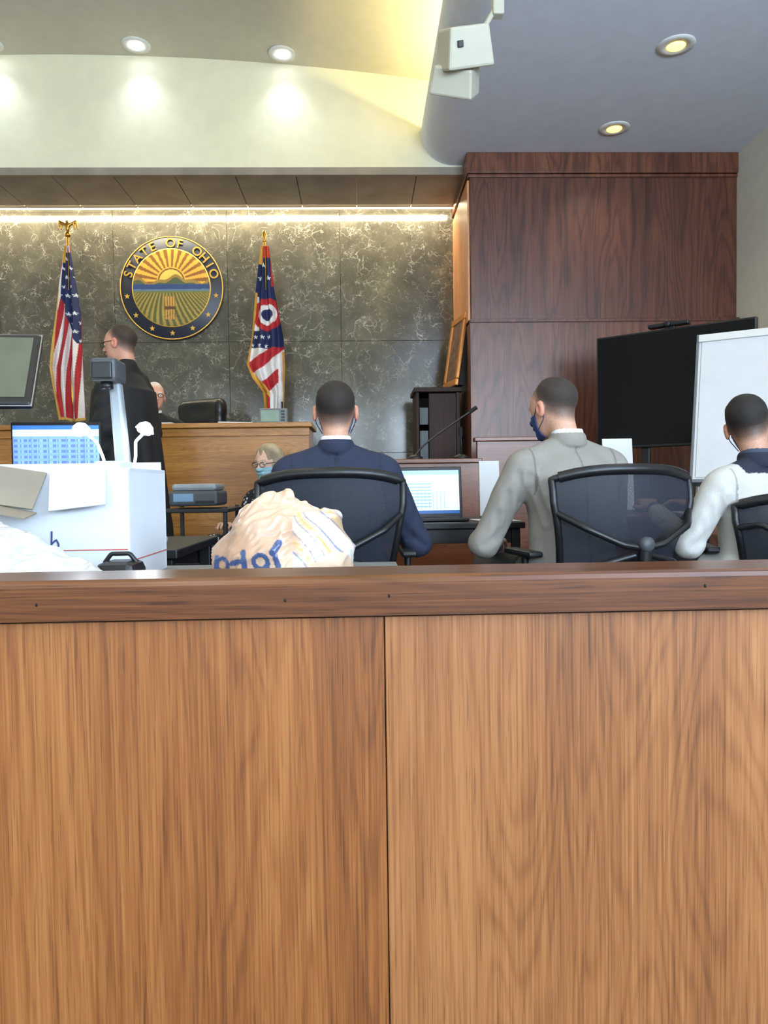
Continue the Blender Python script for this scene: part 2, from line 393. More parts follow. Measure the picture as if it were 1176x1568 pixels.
for (a0,b0),en in zip(wins,(80,110,290)):
    area('window_daylight',((a0+b0)/2,YB+.02,2.05),((a0+b0)/2,1,4.6),1.85,1.95,en,(.68,.83,1))
area('window_daylight',(XR-.01,-1.3,2.1),(1.2,.6,4.6),2.8,1.85,420,(.64,.81,1))  # fill light for the lower ceiling, set at the added side window
w=bpy.data.worlds.new('sky'); sc.world=w; w.use_nodes=True
bg=w.node_tree.nodes['Background']; sk=w.node_tree.nodes.new('ShaderNodeTexSky'); sk.sky_type='NISHITA'; sk.sun_disc=False; sk.sun_elevation=R(40)
w.node_tree.links.new(sk.outputs[0],bg.inputs[0]); bg.inputs[1].default_value=.25
# ============================================================ SEAL
def star(cx,cz,r,y,mat,parent,name='star',thick=.003):
    v=[]
    for yy in (y,y+thick):
        for i in range(10):
            a=math.pi*i/5; q=r if i%2==0 else r*.42; v.append((cx+q*math.sin(a),yy,cz+q*math.cos(a)))
    f=[tuple(range(10)),tuple(range(10,20))[::-1]]+[(i,10+i,10+(i+1)%10,(i+1)%10) for i in range(10)]
    mesh(name,v,f,mat,parent)
SX,SY,SZ=-1.79,7.285,2.85
seal=grp('state_seal',(SX,SY,SZ))
RX=Matrix.Rotation(R(90),4,'X')
M_navy=plain('seal_navy',(26,34,52),.4); M_seal_gold=plain('seal_gold',(214,168,72),.4,metal=.3)
lathe('backing_disc',[(.49,0),(.497,.01),(.497,.03),(.485,.04)],M_navy,seal,RX,96)
lathe('inner_rim',[(.372,.036),(.376,.046),(.364,.046)],M_seal_gold,seal,RX,96)
tube('outer_rim',[(.488*math.cos(t*2*math.pi/64),-.038,.488*math.sin(t*2*math.pi/64)) for t in range(64)],.006,M_seal_gold,seal,closed=True,smooth=False)
def sealcol(x,z):
    c=np.zeros((len(x),3)); c[:]=(222,168,62)
    ang=np.arctan2(z-.06,x); ray=(np.sin(ang*26)>.1)&(np.hypot(x,z-.06)>.14)
    c[ray]=(140,88,30)
    r=np.hypot(x,z-.06); c[r<.115]=(236,188,84); c[(r>.115)&(r<.128)]=(110,70,26)
    hill=.085+.03*np.sin(x*14+1)+.015*np.sin(x*37)
    c[z<hill]=(150,120,54); c[z<hill-.03]=(74,86,60)
    c[z<.035]=(40,64,112); c[z<-.012]=(92,112,140); c[z<-.03]=(104,112,50)
    st=np.sin(x*160/(.6+abs(z)*3)+z*30)>0
    fld=z<-.045
    c[fld&st]=(158,134,60); c[fld&~st]=(84,86,38)
    sh=(abs(x+.02)<.05+.06*abs(z+.19))&(abs(z+.19)<.11); c[sh]=(196,150,66); c[sh&(np.sin(x*260)>.4)]=(120,84,34); c[sh&(abs(z+.19)<.015)]=(90,60,26)
    return c
nr,na=80,300; v=[(0,-.047,0)]; f=[]
for i in range(1,nr+1):
    for j in range(na):
        a=2*math.pi*j/na; r=.366*i/nr; v.append((r*math.cos(a),-.047,r*math.sin(a)))
for j in range(na): f.append((0,1+j,1+(j+1)%na))
for i in range(nr-1):
    for j in range(na):
        k=(j+1)%na; f.append((1+i*na+j,1+(i+1)*na+j,1+(i+1)*na+k,1+i*na+k))
va=np.array(v); M_sealp=attrmat('seal_painting',.45)
mesh('landscape_emblem',v,f,M_sealp,seal,col=sealcol(va[:,0],va[:,2]))
txt='STATE OF OHIO'
for i,ch in enumerate(txt):
    if ch==' ': continue
    th=R(-72+i*12)
    cu=bpy.data.curves.new('t','FONT'); cu.body=ch; cu.size=.118; cu.extrude=.003; cu.offset=.0015; cu.align_x='CENTER'
    o=bpy.data.objects.new('t',cu); COL.objects.link(o); dg=bpy.context.evaluated_depsgraph_get()
    me=bpy.data.meshes.new_from_object(o.evaluated_get(dg)); bpy.data.objects.remove(o)
    add('letter_'+ch.lower(),me,M_seal_gold,seal,Matrix.Rotation(th,4,'Y')@Matrix.Translation((0,-.044,.388))@RX)
for k in range(7):
    th=R(100+k*26.6); star(.43*math.sin(th),.43*math.cos(th),.028,-.046,M_seal_gold,seal)
# ============================================================ FLAGS
M_flag=attrmat('flag_cloth',.75,fab=.1,fs=300)
def flag(name,px,py,top,zt,zb,L,Rr,colf,seed,final):
    g=grp(name,(px,py,.45)); H=top-.45
    lathe('pole',[(.014,.05),(.014,H*.5),(.012,H-.12),(.012,H-.10)],M_gold,g,n=16)
    lathe('base',[(.15,0),(.15,.02),(.10,.05),(.03,.07),(.02,.10)],M_gold,g,n=40)
    if final=='eagle':
        lathe('ball',[(.004,H-.11),(.022,H-.10),(.028,H-.085),(.022,H-.065),(.006,H-.06)],M_gold,g,n=20)
        def eg(P):
            d=ell(P,(0,0,.045),(.018,.016,.038)); d=smin(d,ell(P,(0,-.012,.09),(.012,.016,.012)),.01)
            for s in (-1,1):
                d=smin(d,cone(P,(s*.01,0,.06),(s*.07,.005,.095),.014,.010),.008); d=smin(d,cone(P,(s*.07,.005,.095),(s*.088,.01,.03),.012,.006),.006); d=smin(d,cone(P,(s*.05,.005,.08),(s*.06,.01,.03),.010,.006),.006)
            return smin(d,cone(P,(0,.005,.02),(0,.02,-.005),.01,.012),.01)
        sdfobj('eagle_finial',eg,(-.12,-.04,-.03),(.12,.05,.13),.004,M_gold,g,Matrix.Translation((0,0,H-.06)))
    else:
        lathe('spear_finial',[(.006,H-.12),(.02,H-.11),(.008,H-.09),(.022,H-.05),(.001,H)],M_gold,g,n=16)
    ns,ntt=90,240; v=[];f=[];ST=[]
    for j in range(ntt+1):
        t=j/ntt; z=zt+(zb-zt)*t; a=np.interp(t,*L); b=np.interp(t,*Rr)
        for i in range(ns+1):
            s=i/ns; x=a+(b-a)*s
            amp=.015+.05*min(1,t*1.6)
            y=-.02-amp*(.5+.5*math.sin(s*2*math.pi*2.6+2.2*t+seed))-.02*math.sin(s*9+seed*2)*t
            v.append((x+.006*math.sin(y*60+t*9),y,z-.45+.012*math.sin(s*7+seed)*t)); ST.append((x,t,s))
    for j in range(ntt):
        for i in range(ns):
            q=j*(ns+1)+i; f.append((q,q+ns+1,q+ns+2,q+1))
    ST=np.array(ST); o=mesh('cloth',v,f,M_flag,g,smooth=True,col=colf(ST[:,0],ST[:,1],ST[:,2]))
    tube('cord',[(0,-.02,zt-.45),(.012,-.035,zt-.60),(.01,-.04,zt-.85)],.004,M_gold,g)
    return g
def stars(c,m,x,t,ht,dx,dt,sz=.018):
    u=x/dx; w=t/dt; row=np.floor(w); uu=u+.5*(row%2); fu=(uu-np.floor(uu)-.5)*dx; fw=(w-row-.5)*dt*ht
    an=np.arctan2(fu,-fw); rr=np.hypot(fu,fw)
    c[m&(rr<sz*(.62+.38*np.cos(5*an)))]=(232,232,236)
def uscol(x,t,s):
    c=np.zeros((len(x),3))
    st=np.floor((s*6.4+t*4.2)); c[:]=(228,222,218); c[st%2==0]=(176,38,44)
    can=(t>.04)&(t<.56)&(s>.12+np.maximum(0,t-.30)*2.8)&~((t>.40)&(s>.98))
    c[can]=(32,42,84); stars(c,can,x,t,1.54,.068,.052)
    c[(t<.10)&(s<.35)]=(206,160,70)
    c[(s<.06)&(t>.25)]=(210,165,80); c[t>.985]=(210,165,80)
    return c
u=.00605
Lx=([0,.2,.4,.5,.7,.8,1],[-3*u,-10*u,-16*u,-20*u,-27*u,-24*u,-15*u]); Rx=([0,.2,.4,.7,1],[5*u,10*u,17*u,20*u,22*u])
flag('american_flag',-2.61,6.85,3.31,3.12,1.55,Lx,Rx,uscol,.4,'eagle')
def ohcol(x,t,s):
    X=x/u; V=t*262+378; c=np.zeros((len(x),3)); c[:]=(30,40,84)
    m=V<440; stars(c,m&(X<10),x,t,1.54,.075,.075,.02); c[m&(X>9)]=(186,38,44)
    c[V<396]=(196,60,44); c[(V<406)&(X<-1)]=(212,160,70)
    r=np.hypot(X-3,(V-482)*.9); c[(r<22)]=(226,222,220); c[(r<22)&(r>14)]=(182,36,42); c[r<8]=(34,42,84); c[(r>=8)&(r<14)]=(226,222,220)
    c[(V>455)&(V<520)&(X<-10)&(r>22)]=(228,224,222)
    m=(V>506)&(V<535)&(X<6); c[m]=(30,40,84); stars(c,m,x,t,1.54,.06,.05,.018)
    w=V+X*.75
    m=V>532; c[m]=(228,224,222); c[m&(w>535)&(w<556)]=(182,36,44); c[m&(w>578)&(w<600)&(X<18)]=(182,36,44)
    c[(V>600)&(X<6)]=(176,34,42); c[(V>600)&(X>=6)]=(230,226,224); c[(V>615)&(X>20)]=(40,50,96)
    c[(s<.06)&(V>450)]=(214,160,60); c[(abs(V-(566+ (X+29)*1.05))<5)&(X<6)]=(218,166,66); c[(s>.95)&(V>540)]=(214,160,60)
    return c
Lx=([0,.27,.54,.69,.77,.85,1],[-4*u,-13*u,-22*u,-29*u,-20*u,-5*u,-4*u]); Rx=([0,.27,.54,.7,1],[8*u,14*u,26*u,28*u,26*u])
flag('ohio_flag',-.845,6.85,3.27,3.11,1.55,Lx,Rx,ohcol,1.7,'spear')
# ============================================================ JUDGE BENCH ETC
bn=grp('judge_bench')
bb('front_panel',(-3.1,5.46,.18),(-.375,5.52,1.36),M_bench,bn,.003)
bb('top',(-3.15,5.42,1.36),(-.35,6.0,1.395),M_bench,bn,.006)
bb('end_panel',(-.42,5.53,.45),(-.375,5.97,1.36),M_bench,bn,.003)
bb('front_trim',(-3.1,5.445,1.30),(-.37,5.46,1.355),M_bench,bn,.003)
ck=grp('desk_clock')
bb('case',(-.75,5.55,1.396),(-.54,5.63,1.51),M_grey,ck,.008); bb('display',(-.735,5.545,1.41),(-.60,5.551,1.495),plain('lcd_green',(120,140,120),.3),ck,.002)
for i in range(4): bb('button',(-.585,5.546,1.415+i*.022),(-.56,5.551,1.428+i*.022),M_black,ck,.001)
pp=grp('bench_papers')
bb('paper_stack',(-1.62,5.5,1.396),(-1.38,5.75,1.41),M_paper,pp,.002)
box('paper_sheet',(-.95,5.62,1.402),(.25,.3,.008),M_paper,pp,.002,Matrix.Rotation(R(15),4,'Z'))
def leather_chair(name,x,y,z0,rz):
    g=grp(name,M=TR(x,y,z0,rz))
    def bk(P): 
        Q1=P[1]-.5*sq(P[0])
        rr=np.sqrt(sq(np.maximum(abs(P[0])-.19,0))+sq(np.maximum(abs(Q1+.28)-.01,0))+sq(np.maximum(abs(P[2]-.92)-.28,0)))-.06
        return rr+.006*np.cos(P[2]*38)*np.cos(P[0]*10)
    def st(P):
        return np.sqrt(sq(np.maximum(abs(P[0])-.2,0))+sq(np.maximum(abs(P[1])-.2,0))+sq(np.maximum(abs(P[2]-.46)-.01,0)))-.05
    L=plain('black_leather',(24,24,26),.35,bmp=.2,bs=80)
    sdfobj('backrest',bk,(-.35,-.45,.5),(.35,-.1,1.35),.012,L,g); sdfobj('seat',st,(-.3,-.3,.36),(.3,.3,.56),.012,L,g)
    for s in (-1,1): tube('armrest',[(s*.27,-.22,.68),(s*.29,0,.70),(s*.29,.16,.68),(s*.27,.18,.55),(s*.22,.1,.45)],.02,L,g)
    lathe('column',[(.03,.08),(.03,.42)],M_metal,g,n=16)
    for k in range(5):
        a=2*math.pi*k/5; tube('base_leg',[(0,0,.1),(.15*math.cos(a),.15*math.sin(a),.09),(.28*math.cos(a),.28*math.sin(a),.06)],.018,M_black,g); lathe('caster',[(.025,-.01),(.028,0),(.025,.01)],M_black,g,TR(.28*math.cos(a),.28*math.sin(a),.03,0,90),16)
    return g
leather_chair('leather_chair',-1.52,6.42,.45,150)
wd=grp('witness_desk')
bb('front',(-.04,5.0,.0),(.80,5.04,1.07),M_desk,wd,.003); bb('top',(-.06,4.97,1.07),(.82,5.4,1.10),M_desk,wd,.005)
bb('end_left',(-.04,5.045,0),(0,5.38,1.07),M_desk,wd,.003); bb('end_right',(.76,5.045,0),(.80,5.38,1.07),M_desk,wd,.003)
pt=grp('jury_partition')
bb('front',(.86,5.45,0),(1.42,5.5,1.24),M_desk,pt,.003); bb('cap',(.84,5.43,1.24),(1.44,5.53,1.27),M_desk,pt,.005)
bb('return_panel',(1.38,5.51,0),(1.42,6.15,1.24),M_desk,pt,.003)
cb=grp('audio_cabinet'); M_dk=wood('dark_stained_wood',(26,13,10),(46,24,18),(64,38,30),rough=.7,grain='Z',coat=0)
z0=.451
bb('left_side',(.49,6.45,z0),(.515,6.9,1.73),M_dk,cb); bb('right_side',(.84,6.45,z0),(.87,6.9,1.73),M_dk,cb); bb('back',(.515,6.87,z0),(.84,6.9,1.73),M_dk,cb)
bb('top',(.47,6.42,1.73),(.89,6.92,1.77),M_dk,cb,.006); bb('door',(.60,6.45,z0+.05),(.838,6.475,1.72),M_dk,cb,.004); bb('shelf_1',(.516,6.46,1.1),(.598,6.86,1.12),M_dk,cb); bb('bottom',(.516,6.46,z0),(.839,6.86,z0+.04),M_dk,cb)
bb('amplifier',(.52,6.47,1.125),(.596,6.8,1.4),M_black,cb); bb('rack_unit',(.52,6.47,1.45),(.596,6.8,1.6),M_dgrey,cb)
fp=grp('framed_picture',M=TR(.79,6.60,1.785,-80,-9))
M_gilt=plain('gilt_frame',(206,138,76),.4,metal=.5,bmp=.5,bs=60)
for nm,lo,hi in [('frame_bottom',(-.2,0,0),(.2,.03,.06)),('frame_top',(-.2,0,.58),(.2,.03,.64)),('frame_left',(-.2,0,.061),(-.14,.03,.579)),('frame_right',(.14,0,.061),(.2,.03,.579))]: bb(nm,lo,hi,M_gilt,fp,.008)
bb('canvas',(-.14,.01,.06),(.14,.02,.58),plain('canvas_art',(110,80,60),.6,var=.5,vs=12),fp,.001); bb('backing',(-.22,.031,.005),(.22,.075,.65),M_blackm,fp,.002)
def mic(name,bx,by,bz,pts):
    g=grp(name,(bx,by,bz)); lathe('base',[(.055,0),(.055,.015),(.03,.03),(.012,.035)],M_black,g,n=24)
    tube('gooseneck',[(0,0,.03)]+pts,.007,M_black,g)
    e=Vector(pts[-1]); d=(e-Vector(pts[-2])).normalized()
    tube('capsule',[e-d*.01,e+d*.02,e+d*.05],.015,M_blackm,g,smooth=False)
mic('gooseneck_microphone',.38,5.15,1.101,[(.06,0,.10),(.18,0,.19),(.39,0,.33)])
mic('gooseneck_microphone',.70,5.15,1.101,[(0,-.02,.08),(-.005,-.03,.17)])
# ============================================================ TV, easel, right side
tv=grp('television',M=TR(2.17,5.12,-.03,-40))
W=1.08; zb,zt2=1.20,2.02
bb('bezel',(-W/2,0,zb),(W/2,.05,zt2),M_black,tv,.006); bb('screen',(-W/2+.012,-.003,zb+.02),(W/2-.012,.001,zt2-.012),M_tv,tv,.001)
bb('top_camera_bar',(-.16,-.02,zt2+.012),(.12,.05,zt2+.04),M_black,tv,.008); bb('camera_foot',(-.05,.0,zt2-.005),(.02,.04,zt2+.015),M_black,tv,.003)
lathe('camera_lens',[(.02,0),(.024,.015),(.015,.02)],M_black,tv,TR(-.02,-.018,zt2+.028,0,90),20)
for s in (-1,1): bb('stand_post',(s*.2-.03,.055,.11),(s*.2+.03,.10,1.7),M_black,tv,.006)
bb('stand_shelf',(-.35,-.15,.80),(.35,.25,.83),M_black,tv,.006); bb('stand_base',(-.45,-.25,.08),(.45,.35,.11),M_black,tv,.01)
for s in (-1,1):
    for q in (-.2,.3): lathe('caster',[(.022,-.012),(.025,0),(.022,.012)],M_black,tv,TR(s*.4,q,.055,0,90),16)
ea=grp('flip_chart_easel',M=TR(2.45,4.5,0,-33))
LN=Matrix.Rotation(R(-17),4,'X')
def eb(nm,lo,hi,mt,bev=.003):
    c=[(a+b)/2 for a,b in zip(lo,hi)]; s=[b-a for a,b in zip(lo,hi)]
    o=box(nm,(0,0,0),s,mt,ea,bev); o.matrix_local=Matrix.Translation((0,-.36,.0))@LN@Matrix.Translation(c)
eb('board',(-.37,0,.97),(.37,.012,1.96),M_paper); eb('paper_pad',(-.35,-.008,.99),(.35,-.001,1.92),M_paper,.001); eb('clamp',(-.37,-.02,1.92),(.37,-.009,1.97),M_white)
eb('frame_left',(-.385,-.005,.95),(-.368,.02,1.98),M_grey); eb('frame_right',(.368,-.005,.95),(.385,.02,1.98),M_grey); eb('tray',(-.38,-.06,.94),(.38,.02,.962),M_grey)
for s in (-1,1): tube('leg',[(s*.30,.135,1.5),(s*.34,-.02,.95),(s*.36,-.28,.013)],.013,M_metal,ea,smooth=False)
tube('rear_leg',[(0,.15,1.5),(0,.5,.013)],.013,M_metal,ea,smooth=False); tube('hinge',[(-.3,.15,1.5),(.3,.15,1.5)],.012,M_metal,ea,smooth=False)
sp=grp('ceiling_loudspeaker',(.575,3.95,3.18)); M_spk=plain('speaker_offwhite',(196,192,174),.55,var=.04)
A1=TR(0,0,0,16,26,-14)
box('cabinet_upper',(0,0,.03),(.26,.20,.19),M_spk,sp,.014,A1,(.82,1)); box('port',(-.035,-.108,-.012),(.03,.02,.03),M_black,sp,.003,A1)
box('cabinet_lower',(-.03,.12,-.07),(.24,.2,.14),M_spk,sp,.012,TR(0,0,0,-24,34,18),(.85,1))
tube('mount_pole',[(.215,.03,.51),(.19,.03,.28),(.08,.03,.1)],.014,M_spk,sp,smooth=False); tube('mount_pole_2',[(.20,.06,.32),(.06,.12,.1),(-.03,.13,-.03)],.010,M_spk,sp)
box('mount_plate',(.27,.03,.504),(.14,.14,.012),M_spk,sp,.003); box('knuckle',(.185,.03,.26),(.06,.06,.10),M_spk,sp,.008)
# ============================================================ TABLES
def table(name,x0,y0,x1,y1,z,mt,leg=M_black):
    g=grp(name); bb('top',(x0,y0,z-.03),(x1,y1,z),mt,g,.005)
    for lx in (x0+.04,x1-.04):
        for ly in (y0+.04,y1-.04): bb('leg',(lx-.02,ly-.02,0),(lx+.02,ly+.02,z-.031),leg,g,.004)
    bb('apron_front',(x0+.06,y0+.03,z-.1),(x1-.06,y0+.045,z-.031),leg,g,.002); bb('apron_rear',(x0+.06,y1-.045,z-.1),(x1-.06,y1-.03,z-.031),leg,g,.002)
    return g
table('folding_table',-1.75,1.30,.10,2.15,.70,M_grey)
table('equipment_table',-1.75,2.22,-.55,2.85,.74,M_black)
table('counsel_table',-.62,3.5,.78,4.2,.74,M_black)
table('counsel_table',.95,3.5,2.6,3.98,.76,M_desk,M_desk)
# ============================================================ BOX + BAGS
M_box=plain('white_cardboard',(208,212,218),.8,var=.04,vs=5); M_boxin=plain('cardboard_inside',(134,124,110),.85,var=.10)
cbx=grp('cardboard_box',(-.547,1.76,.70)); w_,d_,h_=.50,.33,.272
for nm,lo,hi in [('front',(-w_,0,0),(0,.005,h_)),('rear',(-w_,d_-.005,0),(0,d_,h_)),('right',(-.005,.006,0),(0,d_-.006,h_)),('left',(-w_,.006,0),(-w_+.005,d_-.006,h_)),('bottom',(-w_+.006,.006,0),(-.006,d_-.006,.005))]:
    bb(nm,lo,hi,M_box,cbx,.001)
M_red=plain('red_marker',(190,90,80),.7); M_blue=plain('blue_marker',(50,60,110),.7)
bb('printed_line',(-w_+.01,-.0012,.078),(-.004,-.0002,.0805),M_red,cbx,0); bb('printed_line_side',(.0002,.004,.05),(.0012,d_-.004,.0525),M_red,cbx,0)
def scr(pts,r=.002): tube('handwriting',[(x,-.001,z) for x,z in pts],r,M_blue,cbx)
scr([(-.20,.10),(-.215,.105),(-.22,.09),(-.205,.083),(-.198,.10),(-.195,.083)]); scr([(-.18,.125),(-.181,.10),(-.182,.083)]); scr([(-.181,.095),(-.17,.105),(-.165,.095),(-.165,.083)])
def flap(nm,M,s,mt): 
    o=box(nm,(0,0,0),s,mt,cbx,.001); o.matrix_local=M
flap('flap_front',Matrix.Translation((-.262,-.002,h_))@Matrix.Rotation(R(9),4,'Y')@Matrix.Rotation(R(58),4,'X')@Matrix.Translation((0,-.05,.003)),(.155,.10,.006),M_boxin)
flap('flap_front_lip',Matrix.Translation((-.275,-.05,h_-.085))@Matrix.Rotation(R(12),4,'Y')@Matrix.Rotation(R(10),4,'X')@Matrix.Translation((0,-.03,.0)),(.17,.06,.005),M_boxin)
flap('flap_front_white',Matrix.Translation((-.115,-.002,h_))@Matrix.Rotation(R(-6),4,'Y')@Matrix.Rotation(R(68),4,'X')@Matrix.Translation((0,-.05,0)),(.13,.10,.004),M_box)
flap('flap_right',Matrix.Translation((0,d_/2,h_))@Matrix.Rotation(R(-78),4,'Y')@Matrix.Translation((-.02,0,.0)),(.04,d_-.02,.004),M_box)
flap('flap_rear',Matrix.Translation((-.25,d_,h_))@Matrix.Rotation(R(-84),4,'X')@Matrix.Translation((0,-.008,.0)),(.48,.03,.004),M_box)
bb('paper_inside',(-.11,.1,.20),(-.05,.2,h_+.02),M_paper,cbx,.002)
M_tan=attrmat('tan_plastic_bag',.32,var=.07,coat=.4,sss=.2)
def bagcol(x,y,z):
    P=(x,y,z); wv=wob(P,45,77,4); c=lerpc((186,148,120),(216,188,164),.5+.9*wv)
    m=(x>.03)&(z>.03)&(z<.165)&(wob(P,30,5,3)>-.25); k=np.sin((x*1.3+z)*80+2*wob(P,40,6,3)); c[m&(k>.45)]=(212,211,206); c[m&(k<-.95)]=(196,168,106); c[m&(abs(k)<.16)]=(126,136,162)
    def stroke(ax,az,bx,bz,w=.006):
        dx,dz=bx-ax,bz-az; t=np.clip(((x-ax)*dx+(z-az)*dz)/(dx*dx+dz*dz),0,1); return np.hypot(x-ax-t*dx,z-az-t*dz)<w
    def rg(cx,cz,r,w=.005): return abs(np.hypot(x-cx,z-cz)-r)<w
    bl=rg(-.130,.050,.014)|stroke(-.147,.0,-.145,.065)|stroke(-.105,.055,-.088,.06)|stroke(-.075,.025,-.078,.08)|rg(-.04,.06,.015)|stroke(-.024,.055,-.034,.015)|stroke(-.01,.08,.003,.035)|stroke(0.0,.10,-.012,.08,.008)
    c[bl&(y<.03)]=(66,82,122); return c
def bag(name,loc,f,lo,hi,col,mt,h=.0035):
    g=grp(name,loc); sdfobj('film',f,lo,hi,h,mt,g,None,col)
def rid(P,fr,seed,n=3): return 1-1.7*abs(wob(P,fr,seed,n))
def tb(P):
    d=ell(P,(0,0,.05),(.152,.11,.12)); d=smin(d,ell(P,(.01,.0,.105),(.105,.085,.074)),.04)
    d=smin(d,cone(P,(-.06,0,.14),(-.03,-.01,.190),.035,.008),.025); d=smin(d,cone(P,(.0,-.01,.17),(.05,0,.185),.014,.006),.012); d=smin(d,cone(P,(-.03,0,.16),(.015,-.02,.196),.02,.006),.012)
    d=smin(d,cone(P,(.09,.0,.10),(.10,0,.15),.03,.01),.03)
    Q=(P[0]+.03*wob(P,18,31,3),P[1]+.03*wob(P,18,32,3),P[2]+.03*wob(P,18,33,3))
    d=d-.011*rid(Q,24,4)-.007*rid(Q,54,9)-.0035*rid(Q,120,19)
    return np.maximum(d*.8,.002-P[2])
bag('plastic_bag_tan',(-.180,1.72,.70),tb,(-.24,-.18,-.01),(.24,.18,.26),bagcol,M_tan,.0025)
M_wbag=attrmat('white_plastic_bag',.25,var=.03,coat=.4,sss=.2)
def wb(P):
    d=ell(P,(-.05,0,.05),(.26,.14,.10)); d=smin(d,ell(P,(-.12,0,.12),(.12,.08,.05)),.05)
    d=smin(d,cone(P,(.1,0,.07),(.30,-.02,.03),.055,.02),.04)
    Q=(P[0]+.02*wob(P,18,41,3),P[1]+.02*wob(P,18,42,3),P[2]+.02*wob(P,18,43,3))
    return np.maximum((d-.013*rid(Q,28,14)-.008*rid(Q,64,17)-.004*rid(Q,130,19))*.8,.002-P[2])
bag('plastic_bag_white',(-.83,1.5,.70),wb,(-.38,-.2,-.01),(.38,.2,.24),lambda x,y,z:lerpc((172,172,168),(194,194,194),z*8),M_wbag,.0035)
bs=grp('black_case',(-.46,1.66,.70)); box('body',(-.07,-.02,.035),(.09,.10,.06),M_black,bs,.02); tube('handle',[(-.105,-.02,.06),(-.09,-.02,.08),(-.05,-.02,.08),(-.035,-.02,.06)],.005,M_black,bs)
# ============================================================ SCREENS
def screen(nm,w,h,colf,parent,M,nx=64,ny=40,e=1.0):
    v=[];f=[];C=[]
    for j in range(ny):
        for i in range(nx):
            b=len(v); x0,x1=-w/2+w*i/nx,-w/2+w*(i+1)/nx; z0,z1=h*j/ny,h*(j+1)/ny
            v+=[(x0,0,z0),(x1,0,z0),(x1,0,z1),(x0,0,z1)]; f.append((b,b+1,b+2,b+3)); C+=[colf((i+.5)/nx,(j+.5)/ny)]*4
    key='display_emit_%g'%e
    if key not in MATS: MATS[key]=attrmat(key,.3,var=.02,emit=e)
    mesh(nm,v,f,MATS[key],parent,M,col=np.array(C,float))
def sheet(a,b):
    if b>.93: return (40,110,200)
    if b>.84: return (200,215,235)
    if b<.05: return (50,90,170)
    i=int(b*24)
    if i%2==0 and (int(a*64)%7 in (1,2,3,5)): return (84,112,176)
    if int(a*64)%13==0: return (110,140,200)
    return (118,158,220) if i%2 else (130,170,226)
def webs(a,b):
    if b<.07: return (24,80,150)
    if b>.9: return (150,190,225)
    if .1<a<.55 and .15<b<.7 and int(b*40)%3==0: return (130,170,200)
    if .3<a<.8 and .1<b<.5 and int(a*64)%4==0: return (160,190,210)
    return (206,228,240)
def laptop(name,x,y,z,rz,colf,w=.34,h=.215,e=.9,open_=12):
    g=grp(name,M=TR(x,y,z,rz)); bb('keyboard_base',(-w/2,-.24,0.001),(w/2,0,.018),M_black,g,.005)
    for r in range(5): bb('key_row',(-w/2+.03,-.20+r*.032,.018),(w/2-.03,-.176+r*.032,.021),M_blackm,g,.002)
    L=Matrix.Translation((0,0,.012))@Matrix.Rotation(R(-open_),4,'X')
    o=box('lid',(0,0,0),(w,.01,h+.03),M_black,g,.005); o.matrix_local=L@Matrix.Translation((0,.006,h/2+.01))
    screen('display',w-.03,h-.015,colf,g,L@Matrix.Translation((0,-.0005,.02)),e=e)
laptop('laptop',.355,3.86,.741,0,webs,w=.35,h=.245,e=.75,open_=10)
sm=grp('spreadsheet_monitor',M=TR(-1.09,2.70,.741,6))
bb('casing',(-.155,0,.16),(.155,.03,.425),M_blackm,sm,.006); screen('display',.295,.235,sheet,sm,Matrix.Translation((0,-.002,.178)),nx=72,ny=48,e=.45)
bb('neck',(-.03,.031,.02),(.03,.055,.3),M_black,sm,.004); bb('foot',(-.11,-.04,.001),(.11,.12,.018),M_black,sm,.006)
mo=grp('desktop_monitor',M=TR(-1.285,2.40,.741,6)); LM=Matrix.Translation((0,0,.465))@Matrix.Rotation(R(-28),4,'X')
def mb(nm,c,s,mt,bev=.006):
    o=box(nm,(0,0,0),s,mt,mo,bev); o.matrix_local=LM@Matrix.Translation(c)
mb('casing',(0,.02,.135),(.46,.035,.285),M_black,.01); mb('silver_edge',(0,.012,.135),(.465,.008,.290),M_metal,.003)
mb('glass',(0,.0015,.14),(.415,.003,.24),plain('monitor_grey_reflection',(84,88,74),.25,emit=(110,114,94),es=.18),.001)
tube('stand_neck',[(0,.05,.02),(0,.10,.3),(0,.10,.56)],.02,M_black,mo); box('foot',(-.05,.06,.011),(.22,.16,.02),M_black,mo,.008)
dc=grp('document_camera',(-.755,2.36,.741)); M_dc=plain('doccam_grey',(138,146,152),.45)
box('base',(0,.02,.012),(.22,.22,.024),M_dc,dc,.008); box('column',(.008,0,.27),(.048,.05,.50),M_dc,dc,.008,TR(0,0,0,0,0,-4),(.72,.8))
box('head',(-.02,-.03,.545),(.078,.11,.07),M_dgrey,dc,.010); box('head_front',(-.02,-.09,.54),(.06,.012,.05),M_black,dc,.004); lathe('lens',[(.018,0),(.02,-.02),(.012,-.024)],M_black,dc,Matrix.Translation((-.02,-.05,.51)),20)
for s,ex in ((-1,-.115),(1,.085)):
    tube('lamp_arm',[(s*.02,.0,.14),(s*.05,-.01,.28),(ex*.6,-.01,.33),(ex*.95,.0,.362)],.005,M_white,dc)
    TM=TR(ex,-.02,.368,s*-16,-20,s*14)
    lathe('lamp_shade',[(.008,.022),(.022,.012),(.030,-.006),(.026,-.004)],M_white,dc,TM,24)
    lathe('lamp_bulb',[(.025,-.005),(.020,-.014),(.008,-.018)],M_led_w,dc,TM,20)
    l=bpy.data.lights.new('doccam_lamp','POINT'); l.energy=1.0; l.shadow_soft_size=.02; l.color=(.9,.95,1); o=bpy.data.objects.new('doccam_lamp',l); COL.objects.link(o); o.location=(-.755+ex,2.36-.05,.741+.32)
pc=grp('printer_cart')
for z in (.30,.55,.82): bb('shelf',(-1.0,3.7,z-.02),(-.66,4.1,z),M_black,pc,.004)
